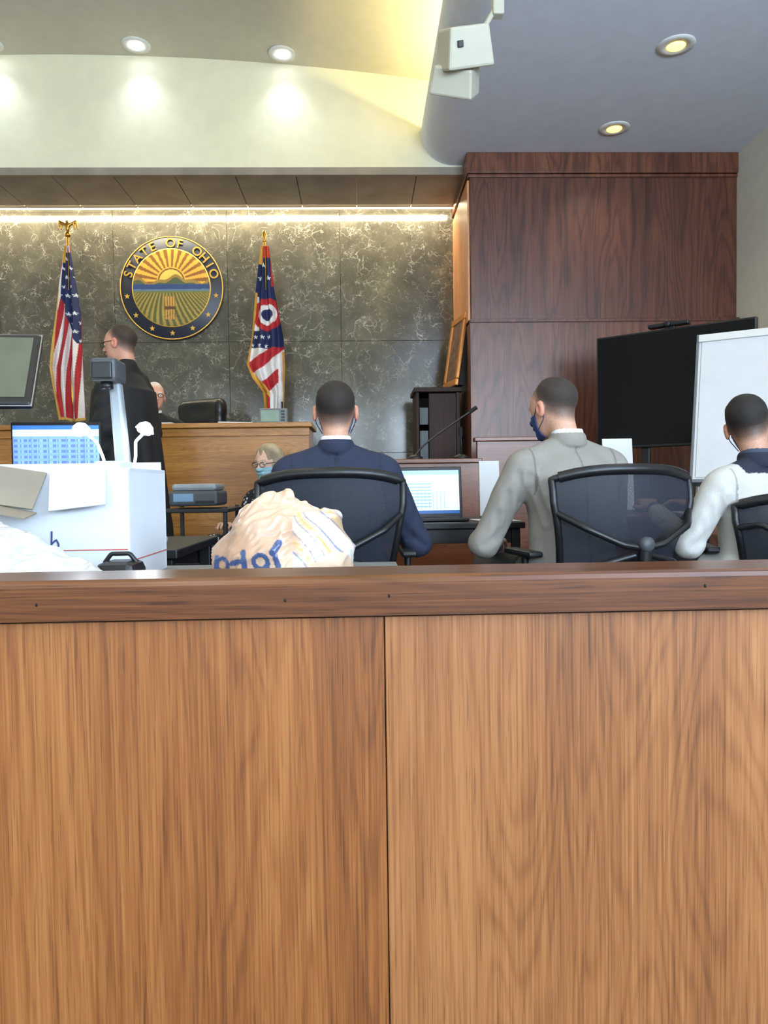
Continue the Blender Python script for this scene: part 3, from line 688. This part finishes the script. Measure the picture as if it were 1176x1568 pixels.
for xx in (-.99,-.69):
    for yy in (3.71,4.07): bb('post',(xx,yy,.0),(xx+.02,yy+.02,.83),M_black,pc,.003)
bb('equipment',(-.96,3.74,.551),(-.72,4.0,.64),M_black,pc,.01); bb('equipment_2',(-.96,3.74,.301),(-.72,4.0,.42),M_blackm,pc,.01)
pn=grp('desktop_printer'); bb('body',(-.965,3.74,.833),(-.72,4.02,.91),M_dgrey,pn,.015); bb('lid',(-.955,3.76,.91),(-.73,4.0,.945),plain('printer_light',(130,136,140),.4),pn,.015); bb('panel',(-.94,3.736,.855),(-.84,3.742,.895),plain('lcd_blue',(110,140,165),.3),pn,.002); bb('slot',(-.83,3.735,.85),(-.735,3.742,.86),M_black,pn,.001)
dh=grp('document_holder'); box('panel',(.70,4.02,.90),(.11,.008,.30),M_paper,dh,.002,Matrix.Rotation(R(-6),4,'X')); bb('foot',(.65,3.97,.741),(.75,4.06,.752),M_grey,dh,.003)
dh=grp('document_holder'); box('panel',(1.36,3.88,.965),(.16,.008,.38),M_paper,dh,.002,Matrix.Rotation(R(-6),4,'X')); bb('foot',(1.30,3.83,.761),(1.42,3.93,.773),M_grey,dh,.003)
pp=grp('loose_papers'); box('sheet',(.665,3.66,.743),(.18,.25,.004),M_paper,pp,.001,Matrix.Rotation(R(8),4,'Z')); 
pp=grp('loose_papers'); box('sheet',(1.75,3.7,.764),(.3,.22,.006),M_paper,pp,.001,Matrix.Rotation(R(-12),4,'Z'))
pp=grp('loose_papers'); box('sheet',(-.48,3.7,.745),(.22,.28,.008),M_paper,pp,.001,Matrix.Rotation(R(-20),4,'Z'))
# ============================================================ OFFICE CHAIRS
def office_chair(x,y,rz,w=.54,zt=.97):
    g=grp('mesh_office_chair',M=TR(x,y,0,rz))
    def P(s,t):
        hw=(w/2)*(.80+.20*min(1,t*1.4)); xx=s*hw
        zz=.56+(zt-.56)*t
        if t>.8: zz-=.035*(t-.8)/.2*abs(s)**3
        return (xx,-.25-.05*t-.04*math.sin(t*3.1)+.10*s*s*.8,zz)
    nx,nz=24,20; v=[];f=[]
    for j in range(nz+1):
        for i in range(nx+1): v.append(P(-1+2*i/nx,j/nz))
    for j in range(nz):
        for i in range(nx): a=j*(nx+1)+i; f.append((a,a+1,a+nx+2,a+nx+1))
    mesh('mesh_back',v,f,M_mesh,g,smooth=True)
    out=[P(-1+2*i/12,0) for i in range(13)]+[P(1,j/10) for j in range(1,10)]+[P(1-2*i/12,1) for i in range(13)]+[P(-1,1-j/10) for j in range(1,10)]
    tube('back_frame',out,.014,M_black,g,closed=True)
    tube('top_rail',[P(-.92+1.84*i/10,1) for i in range(11)],.021,M_black,g)
    a=P(-1,.62); b=P(1,.62)
    tube('lumbar_bow',[a,(a[0]*.75,-.33,.76),(a[0]*.3,-.37,.70),(0,-.375,.685),(b[0]*.3,-.37,.70),(b[0]*.75,-.33,.76),b],.012,M_black,g)
    lathe('lumbar_knob',[(.022,-.02),(.028,-.01),(.028,.01),(.018,.02)],M_dgrey,g,TR(0,-.385,.70,0,90),24)
    tube('spine',[(0,-.375,.69),(0,-.37,.58),(0,-.30,.46),(0,-.1,.42)],.024,M_black,g)
    for s in (-1,1): tube('lumbar_pad_strut',[(s*.03,-.36,.66),(s*.14,-.34,.63),(s*.19,-.27,.60)],.012,M_black,g)
    def st(Q): return np.sqrt(sq(np.maximum(abs(Q[0])-.19,0))+sq(np.maximum(abs(Q[1])-.19,0))+sq(np.maximum(abs(Q[2]-.45)-.005,0)))-.045
    sdfobj('seat_cushion',st,(-.28,-.28,.36),(.28,.28,.54),.014,M_fab,g)
    for s in (-1,1):
        tube('arm_support',[(s*.2,0,.42),(s*.29,0,.44),(s*.30,-.02,.56),(s*.30,-.02,.64)],.014,M_black,g)
        box('arm_pad',(s*.30,.0,.65),(.06,.25,.025),M_black,g,.01)
    lathe('gas_column',[(.032,.08),(.032,.25),(.022,.251),(.022,.40)],M_black,g,n=20)
    for k in range(5):
        an=2*math.pi*k/5+.3; cx,cy=math.cos(an),math.sin(an)
        tube('base_arm',[(0,0,.10),(.15*cx,.15*cy,.095),(.29*cx,.29*cy,.06)],.018,M_black,g)
        lathe('caster',[(.024,-.018),(.028,-.012),(.028,.012),(.024,.018)],M_black,g,TR(.29*cx,.29*cy,.028,math.degrees(an),90),16)
    return g
office_chair(-.115,3.02,0,w=.545,zt=.972)
office_chair(.93,2.97,12,w=.57,zt=.97)
office_chair(1.70,2.90,-14,w=.50,zt=.86)
office_chair(-.58,5.02,150,w=.5,zt=.9)
# ============================================================ PEOPLE
M_skin=attrmat('skin_and_scalp',.55,var=.05,fab=.05,fs=200,sss=.08)
M_hair=attrmat('hair',.75,var=.22,fab=.8,fs=420)
M_cloth=attrmat('suit_cloth',.85,fab=.5,fs=520,var=.06)
M_robe=attrmat('robe_cloth',.8,fab=.2,fs=500,var=.08)
M_flor=attrmat('floral_blouse',.8,fab=.2,fs=500,var=.08,dots=(190,190,196))
M_mask=attrmat('face_mask_fabric',.8,var=.05)
M_eye=plain('eye_white',(230,228,222),.2,var=.02); M_iris=plain('iris',(50,36,26),.2); M_loop=plain('loop_dark',(40,50,80),.8)
def headsdf(P,wd=1.0):
    d=ell(P,(0,-.012,.035),(.077*wd,.098,.09)); d=smin(d,ell(P,(0,.02,.01),(.068*wd,.075,.08)),.03)
    d=smin(d,ell(P,(0,.035,-.055),(.052*wd,.052,.055)),.035); d=smin(d,ell(P,(0,.075,-.088),(.018,.018,.016)),.025)
    d=smin(d,cone(P,(0,.092,.015),(0,.112,-.022),.007,.012),.014)
    for s in (-1,1):
        d=smin(d,ell(P,(s*.013,.103,-.026),(.008,.009,.007)),.006)
        d=smin(d,cone(P,(s*.012,.09,.03),(s*.042,.078,.028),.008,.007),.012)
        d=-smin(-d,ell(P,(s*.031,.098,.008),(.017,.014,.011)),.012)
        e=ell(P,(s*(.077*wd+.007),-.008,-.002),(.011,.020,.033)); e=np.maximum(e,-(ell(P,(s*(.077*wd+.017),-.002,.0),(.009,.011,.02))))
        d=smin(d,e,.006)
    d=smin(d,cone(P,(-.016,.094,-.052),(.016,.094,-.052),.006,.006),.008); d=-smin(-d,cone(P,(-.02,.104,-.0525),(.02,.104,-.0525),.003,.003),.004)
    d=smin(d,cone(P,(0,-.030,-.05),(0,-.040,-.155),.053,.051),.03)
    return d
HY=[-.13,-.09,-.05,-.01,.02,.05,.1]; HZ=[-.085,-.08,-.06,-.02,.035,.065,.085]
def person_head(parent,M,skin,hair,style='short',mask=None,wd=1.0,glasses=False):
    shaved=tuple(.5*a+.5*b for a,b in zip(hair,skin))
    def hc(x,y,z):
        zl=np.interp(y,HY,HZ); t=(z-zl)
        fade=lerpc(skin,shaved,t/.03); c=np.where((t>.03)[:,None],lerpc(shaved,hair,(t-.03)/.06),fade)
        ear=(abs(x)>.079*wd)&(abs(z)<.04)&(abs(y+.008)<.028); c[ear]=np.array(skin)*np.array((1.0,.9,.88))
        lip=(y>.095)&(abs(z+.052)<.009)&(abs(x)<.024); c[lip]=np.array(skin)*np.array((.9,.68,.66))
        br=(y>.07)&(abs(z-.034)<.005)&(abs(x)>.012)&(abs(x)<.046); c[br]=hair
        return c
    sdfobj('head',lambda P:headsdf(P,wd),(-.11,-.15,-.22),(.11,.14,.15),.004,M_skin,parent,M,hc)
    if style=='long':
        def hs(P):
            d=ell(P,(0,-.02,.03),(.090,.108,.106)); d=smin(d,ell(P,(0,-.035,-.025),(.092,.078,.075)),.04)
            d=d-.003*np.sin(P[0]*140+3*np.sin(P[2]*30))-.003*wob(P,60,8)
            face=ell(P,(0,.10,-.03),(.062,.085,.095)); return np.maximum(d,-face)
    else:
        def hs(P):
            d=ell(P,(0,-.012,.035),(.077*wd,.098,.09)); d=smin(d,ell(P,(0,.02,.01),(.068*wd,.075,.08)),.03)
            zl=np.interp(P[1],HY,HZ)+.035
            g=np.clip((P[2]-zl)/.09,0,1)
            dd=d-.009*g+.002-.0016*wob(P,110,3)*g
            return np.maximum(dd,zl-P[2])
    sdfobj('hair',hs,(-.13,-.16,-.16),(.13,.15,.17),.0035,M_hair,parent,M,lambda x,y,z:lerpc(shaved if style!='long' else np.array(hair)*.8,hair,(z-np.interp(y,HY,HZ)-.03)/.06))
    for s in (-1,1):
        for nm,y,r,mt in (('eye',.083,.0115,M_eye),('pupil',.0905,.0052,M_iris)):
            bm=bmesh.new(); bmesh.ops.create_uvsphere(bm,u_segments=16,v_segments=10,radius=r); me=bpy.data.meshes.new(nm); bm.to_mesh(me); bm.free(); add(nm,me,mt,parent,M@Matrix.Translation((s*.031,y,.008)),True)
    if mask:
        def mk(P):
            d=headsdf(P,wd)-.006; rgn=np.maximum(np.maximum(P[2]+.012,-.108-P[2]),.045-P[1]-.2*(abs(P[2]+.06)))
            return np.maximum(np.maximum(d,rgn),-(headsdf(P,wd)-.001))
        sdfobj('face_mask',mk,(-.1,.0,-.13),(.1,.14,.01),.0035,M_mask,parent,M,lambda x,y,z:lerpc(mask,np.array(mask)*.9,.5+.5*np.sin(z*300)))
        for s in (-1,1):
            tube('ear_loop',[(s*.066*wd,.05,-.025),(s*.080*wd,.01,.02),(s*.086*wd,-.016,.012),(s*.085*wd,-.026,-.01),(s*.078*wd,-.01,-.045),(s*.058*wd,.05,-.08)],.0018,M_loop,parent,M=M)
    if glasses:
        for s in (-1,1):
            tube('lens_rim',[(s*.032+.022*math.cos(a*.7854),.108,.006+.017*math.sin(a*.7854)) for a in range(8)],.0018,M_black,parent,closed=True,M=M)
            tube('temple',[(s*.054,.106,.012),(s*.079,.06,.014),(s*.086,-.01,.014)],.002,M_black,parent,M=M,smooth=False)
        tube('bridge',[(-.01,.11,.01),(0,.116,.013),(.01,.11,.01)],.0018,M_black,parent,M=M)
HANDME={}
def hand(parent,M,skin,side):
    key=(tuple(skin),side)
    if key not in HANDME:
        def hf(P):
            P=(P[0]*side,P[1],P[2])
            d=cone(P,(0,0,0),(0,.03,0),.024,.026)
            for i,x in enumerate((-.030,-.010,.010,.029)): d=smin(d,cone(P,(x*.55,.02,0),(x,.088-.004*abs(i-1.3),.004),.014,.011),.012)
            L=(.036,.043,.040,.031)
            for i,x in enumerate((-.030,-.010,.010,.029)):
                y=.088-.004*abs(i-1.3); l=L[i]; a=(x,y,.004); b=(x*1.12,y+l*.92,-.004); c=(x*1.16,y+l*1.45,-.022); e=(x*1.16,y+l*1.75,-.040)
                q=smin(cone(P,a,b,.0095,.0085),cone(P,b,c,.0085,.0078),.003); q=smin(q,cone(P,c,e,.0078,.0066),.003); d=smin(d,q,.004)
            t=smin(cone(P,(-.018,.022,-.004),(-.046,.055,-.014),.014,.0105),cone(P,(-.046,.055,-.014),(-.056,.088,-.022),.0105,.008),.004)
            return smin(d,t,.008)
        o=sdfobj('hand',hf,(-.09,-.04,-.07),(.09,.18,.05),.003,M_skin,parent,M,lambda x,y,z:lerpc(skin,np.array(skin)*.92,y*6)); HANDME[key]=o.data
    else: add('hand',HANDME[key],None,parent,M)
def seated(name,x,y,z0,yaw,jacket,pants,skin,hair,eL,wL,eR,wR,lean=.05,hy=0,hp=0,hr=0,hoff=(0,0,0),mask=None,style='short',shirt=(235,238,242),mt=None,collar=None,wd=1.0,glasses=False,slim=1.0,dz=0,seed=1,h=.007,wr=1.0,suit=True):
    g=grp(name,M=TR(x,y,z0,yaw)); mt=mt or M_cloth; k=slim
    EL={-1:(eL,wL),1:(eR,wR)}
    rs=np.random.RandomState(seed); GR=[]
    if suit:
        for s in (-1,1):
            e,w=EL[s]; j=lambda q:float(rs.uniform(-q,q))
            # (start, end, depth, radius, torso-space flag)
            GR+=[((s*.205,-.085,.95+j(.01)),(s*.165,-.10,.76+j(.02)),.014,.013,1),((s*(.17+j(.01)),-.12,.92),(s*(.09+j(.03)),-.155,.80+j(.03)),.012,.017,1),
                 ((s*.16,-.13,.85+j(.02)),(s*(.05+j(.03)),-.16,.73+j(.02)),.009,.015,1),((s*.13,-.13,1.02),(s*.15,-.12,.94+j(.02)),.007,.014,1)]
            sh=Vector((s*.2,lean*.48-.012,.984+dz)); ev=Vector(e); wv=Vector(w); ax=(ev-sh)
            back=Vector((0,-.058,0))
            # long diagonal drape creases running along the back of the sleeve
            for t0,t1,o0,o1,dp in ((.10,.45,.03,-.03,.007),(.35,.72,.035,-.025,.008),(.62,.92,.03,-.03,.010),(.80,1.02,-.035,.02,.009)):
                c0=sh+ax*t0+back+Vector((s*o0,0,0)); c1=sh+ax*t1+back*.9+Vector((s*o1,0,0)); GR.append((tuple(c0),tuple(c1),dp,.015,0))
            ax=wv-ev
            for t0 in (.15,.5): c0=ev+ax*t0+Vector((s*.045,0,.03)); c1=ev+ax*(t0+.2)+Vector((s*.03,-.03,-.03)); GR.append((tuple(c0),tuple(c1),.006,.013,0))
        GR+=[((-.12,-.14,.71),(.06,-.16,.66),.008,.016,1),((.14,-.13,.68),(.0,-.15,.62),.008,.015,1)]
    def f(P):
        X,Y,Z=P; T=(X,Y-lean*(Z-.5),Z-dz); aX=abs(X)
        d=ell(T,(0,-.0,.57),(.19*k,.155,.13)); d=smin(d,ell(T,(0,-.01,.73),(.172*k,.130,.2)),.06); d=smin(d,ell(T,(0,-.016,.90),(.192*k,.13,.17)),.06)
        d=smin(d,cone(T,(-.172*k,-.015,1.000),(.172*k,-.015,1.000),.058,.058),.045)
        for s in (-1,1): d=smin(d,cone(T,(0,-.024,1.080),(s*.165*k,-.018,1.018),.050,.044),.03)
        ls=lean*(.98-.5)
        for s in (-1,1):
            e,w=EL[s]; sh=(s*.198*k,ls-.012,.986+dz)
            a=smin(cone(P,sh,e,.065*k,.055*k),cone(P,e,w,.056*k,.038*k),.025)
            ph=30*(Z+.5*X*s+.4*Y)+1.5*np.sin(25*Y)+seed
            a=a-wr*.006*(abs(np.sin(ph))-.5)*np.exp(-(sq(X-e[0])+sq(Y-e[1])+sq(Z-e[2]))/.012)
            d=smin(d,a,.018)
        d=d-wr*(.0045*wob(P,16,40+seed)+.0025*wob(P,34,7+seed))
        for a_,b_,dp,rr,ts in GR:
            q=cone(T if ts else P,a_,b_,0,0); d=d+wr*dp*np.exp(-sq(q/rr))-wr*dp*(.35 if ts else .15)*np.exp(-sq((q-2.0*rr)/(rr*1.1)))
        if suit: 
            d=d+.004*np.exp(-sq(X/.008))*(Y<0); d=np.minimum(d,ring(T,(0,-.024,1.092),.062,.013,.42))
        else: d=smin(d,ring(T,(0,-.022,1.08),.060,.012,.6),.02)
        for s in (-1,1):
            l=smin(cone(P,(s*.10,.02,.555),(s*.15,.44,.555),.09,.07),cone(P,(s*.15,.44,.555),(s*.15,.42,.12),.068,.05),.04)
            l=smin(l,smin(cone(P,(s*.15,.40,.055),(s*.16,.56,.035),.045,.035),ell(P,(s*.15,.44,.05),(.045,.09,.045)),.02),.015)
            d=smin(d,np.maximum(l,-P[2]),.03)
        return d
    def cf(x_,y_,z_):
        c=np.zeros((len(x_),3)); c[:]=jacket
        lg=(y_>.13)&(z_<.66)&(abs(x_)<.24); lg|=z_<.54
        c[lg]=pants; c[z_<.10]=(22,18,16)
        rc=np.hypot(x_,y_-lean*.58+.022)
        if collar is not None: c[(z_-dz>1.04)&(rc<.13)]=collar
        if suit:
            J=np.array(jacket)
            zz_=z_-dz
            m=(zz_>.88)&(abs(abs(x_)-(.175*k+.03*(zz_-.98)**2*20))<.0035)&(zz_<1.06); c[m]=J*.76
            m=(abs(x_)<.004)&(y_<0)&(zz_>.58)&(zz_<1.06); c[m]=J*.78
        return c
    sdfobj('body',f,(-.46,-.24,-.01),(.46,.62,1.15+max(dz,0)),h,mt,g,None,cf)
    ny=lean*(1.10-.5)-.022
    if shirt is not None:
        sdfobj('shirt_collar',lambda P:np.maximum(ring(P,(0,ny,1.114+dz),.0575,.006,.26),P[2]-1.132-dz+.25*(P[1]-ny)),(-.1,ny-.1,1.06+dz),(.1,ny+.1,1.17+dz),.0035,plain('shirt_%d'%shirt[0],shirt,.8,var=.03),g)
    nb=(0,-.040,-.135)
    HM=Matrix.Translation((hoff[0],ny-.002+hoff[1],1.235+dz-.135+hoff[2]))@Matrix.Rotation(R(hy),4,'Z')@Matrix.Rotation(R(hp),4,'X')@Matrix.Rotation(R(hr),4,'Y')@Matrix.Translation((-nb[0],-nb[1],-nb[2]))
    person_head(g,HM,skin,hair,style,mask,wd,glasses)
    for s in (-1,1):
        e,w=EL[s]; d=(Vector(w)-Vector(e)).normalized()
        q=d.to_track_quat('Y','Z').to_matrix().to_4x4(); tube('cuff',[Vector(w)+d*.02,Vector(w)+d*.05],.033,MATS.get('shirt_%d'%(shirt[0] if shirt else 0),M_white),g,smooth=False)
        hand(g,Matrix.Translation(Vector(w)+d*.055)@q,skin,-s)
    return g
navy=(34,42,64)
seated('man_in_navy_suit',-.10,3.04,0,0,navy,(30,36,56),(204,154,130),(36,28,24),(-.30,.08,.70),(-.17,.40,.785),(.335,.07,.68),(.20,.40,.785),lean=.04,mask=(60,84,140),dz=-.01,wd=1.02,seed=2,slim=1.01,wr=.9)
seated('man_in_grey_suit',.84,2.92,0,16,(138,133,125),(70,68,66),(204,156,132),(50,40,35),(-.34,.10,.69),(-.17,.36,.67),(.27,.12,.70),(.14,.42,.80),lean=.10,mask=(44,66,120),hy=18,hp=-12,hoff=(-.005,.0,-.004),wd=1.03,dz=.0,shirt=(232,236,240),seed=5,wr=1.15,slim=1.03)
seated('man_in_white_jacket',1.56,2.86,0,20,(190,187,180),(46,46,52),(194,146,122),(28,23,21),(-.30,.06,.68),(-.16,.38,.79),(.28,.08,.70),(.15,.40,.79),lean=.06,hy=-50,hp=-6,hr=-12,collar=(30,36,52),shirt=(60,70,90),mask=(80,110,160),dz=-.09,slim=.95,seed=9,wr=1.15)
seated('court_clerk',-.585,5.02,0,150,(30,30,36),(28,28,34),(214,170,148),(178,158,128),(-.24,.10,.60),(-.12,.30,.66),(.24,.10,.60),(.12,.32,.66),lean=.05,mask=(150,190,200),style='long',mt=M_flor,shirt=None,slim=.92,dz=-.15,hoff=(-.02,.02,0),glasses=True,hp=-8,h=.012,suit=False)
seated('seated_judge',-1.73,6.32,.45,185,(18,18,20),(20,20,24),(214,160,138),(214,212,208),(-.26,.12,.70),(-.15,.36,.80),(.26,.12,.70),(.15,.36,.80),lean=.06,mt=M_robe,style='short',glasses=True,dz=0,hy=20,h=.012,suit=False)
def standing(name,x,y,z0,yaw):
    g=grp(name,M=TR(x,y,z0,yaw)); skin=(206,150,128)
    def f(P):
        X,Y,Z=P
        d=ell(P,(0,-.01,1.28),(.215,.165,.24)); d=smin(d,cone(P,(-.15,-.01,1.455),(.15,-.01,1.455),.068,.068),.05)
        for s in (-1,1): d=smin(d,cone(P,(0,-.03,1.545),(s*.15,-.015,1.475),.05,.05),.04)
        fold=.018*np.sin(np.arctan2(X,Y)*13+2*np.sin(Z*3))*np.clip((1.35-Z)/.8,0,1)
        sk=np.sqrt(sq(X/1.15)+sq(Y))-(.185+.10*np.clip((1.4-Z)/1.2,0,1))-fold; sk=np.maximum(sk*.8,np.maximum(Z-1.38,.16-Z)); d=smin(d,sk,.06)
        for s in (-1,1):
            a=smin(cone(P,(s*.19,-.01,1.43),(s*.25,-.03,1.15),.075,.078),cone(P,(s*.25,-.03,1.15),(s*.245,.06,.95),.08,.09),.03)-.006*np.sin(60*Z+20*Y); d=smin(d,a,.03)
            d=smin(d,cone(P,(s*.09,0,.25),(s*.09,0,.07),.06,.045),.01); d=smin(d,smin(ell(P,(s*.09,-.02,.045),(.045,.06,.045)),cone(P,(s*.09,0,.035),(s*.10,.17,.03),.04,.03),.02),.01)
        return np.maximum(d-.002*wob(P,30,3),-Z)
    sdfobj('robed_body',f,(-.42,-.36,-.01),(.42,.4,1.62),.012,M_robe,g,None,lambda x,y,z:lerpc((14,14,16),(22,22,25),z))
    sdfobj('shirt_collar',lambda P:ring(P,(0,-.018,1.558),.056,.007,.5),(-.1,-.13,1.51),(.1,.08,1.62),.004,plain('shirt_235',(235,238,242),.8),g)
    person_head(g,TR(0,.02,1.685,4,-4),skin,(58,44,36),'short',None,1.04,True)
    for s in (-1,1): hand(g,TR(s*.245,.09,.90,-s*4,-70),skin,-s)
standing('standing_judge_in_robe',-1.54,4.92,.18,75)
# ============================================================ CAMERA
cd=bpy.data.cameras.new('camera'); cd.sensor_fit='VERTICAL'; cd.sensor_height=36; cd.sensor_width=27; cd.lens=26.04; cd.clip_start=.02
co=bpy.data.objects.new('camera',cd); COL.objects.link(co)
co.matrix_world=Matrix.Translation((0,0,.92))@Matrix.Rotation(R(-1.75),4,'Z')@Matrix.Rotation(R(88),4,'X')@Matrix.Rotation(R(-.8),4,'Z')
sc.camera=co
sc.view_settings.view_transform='Standard'; sc.view_settings.exposure=0
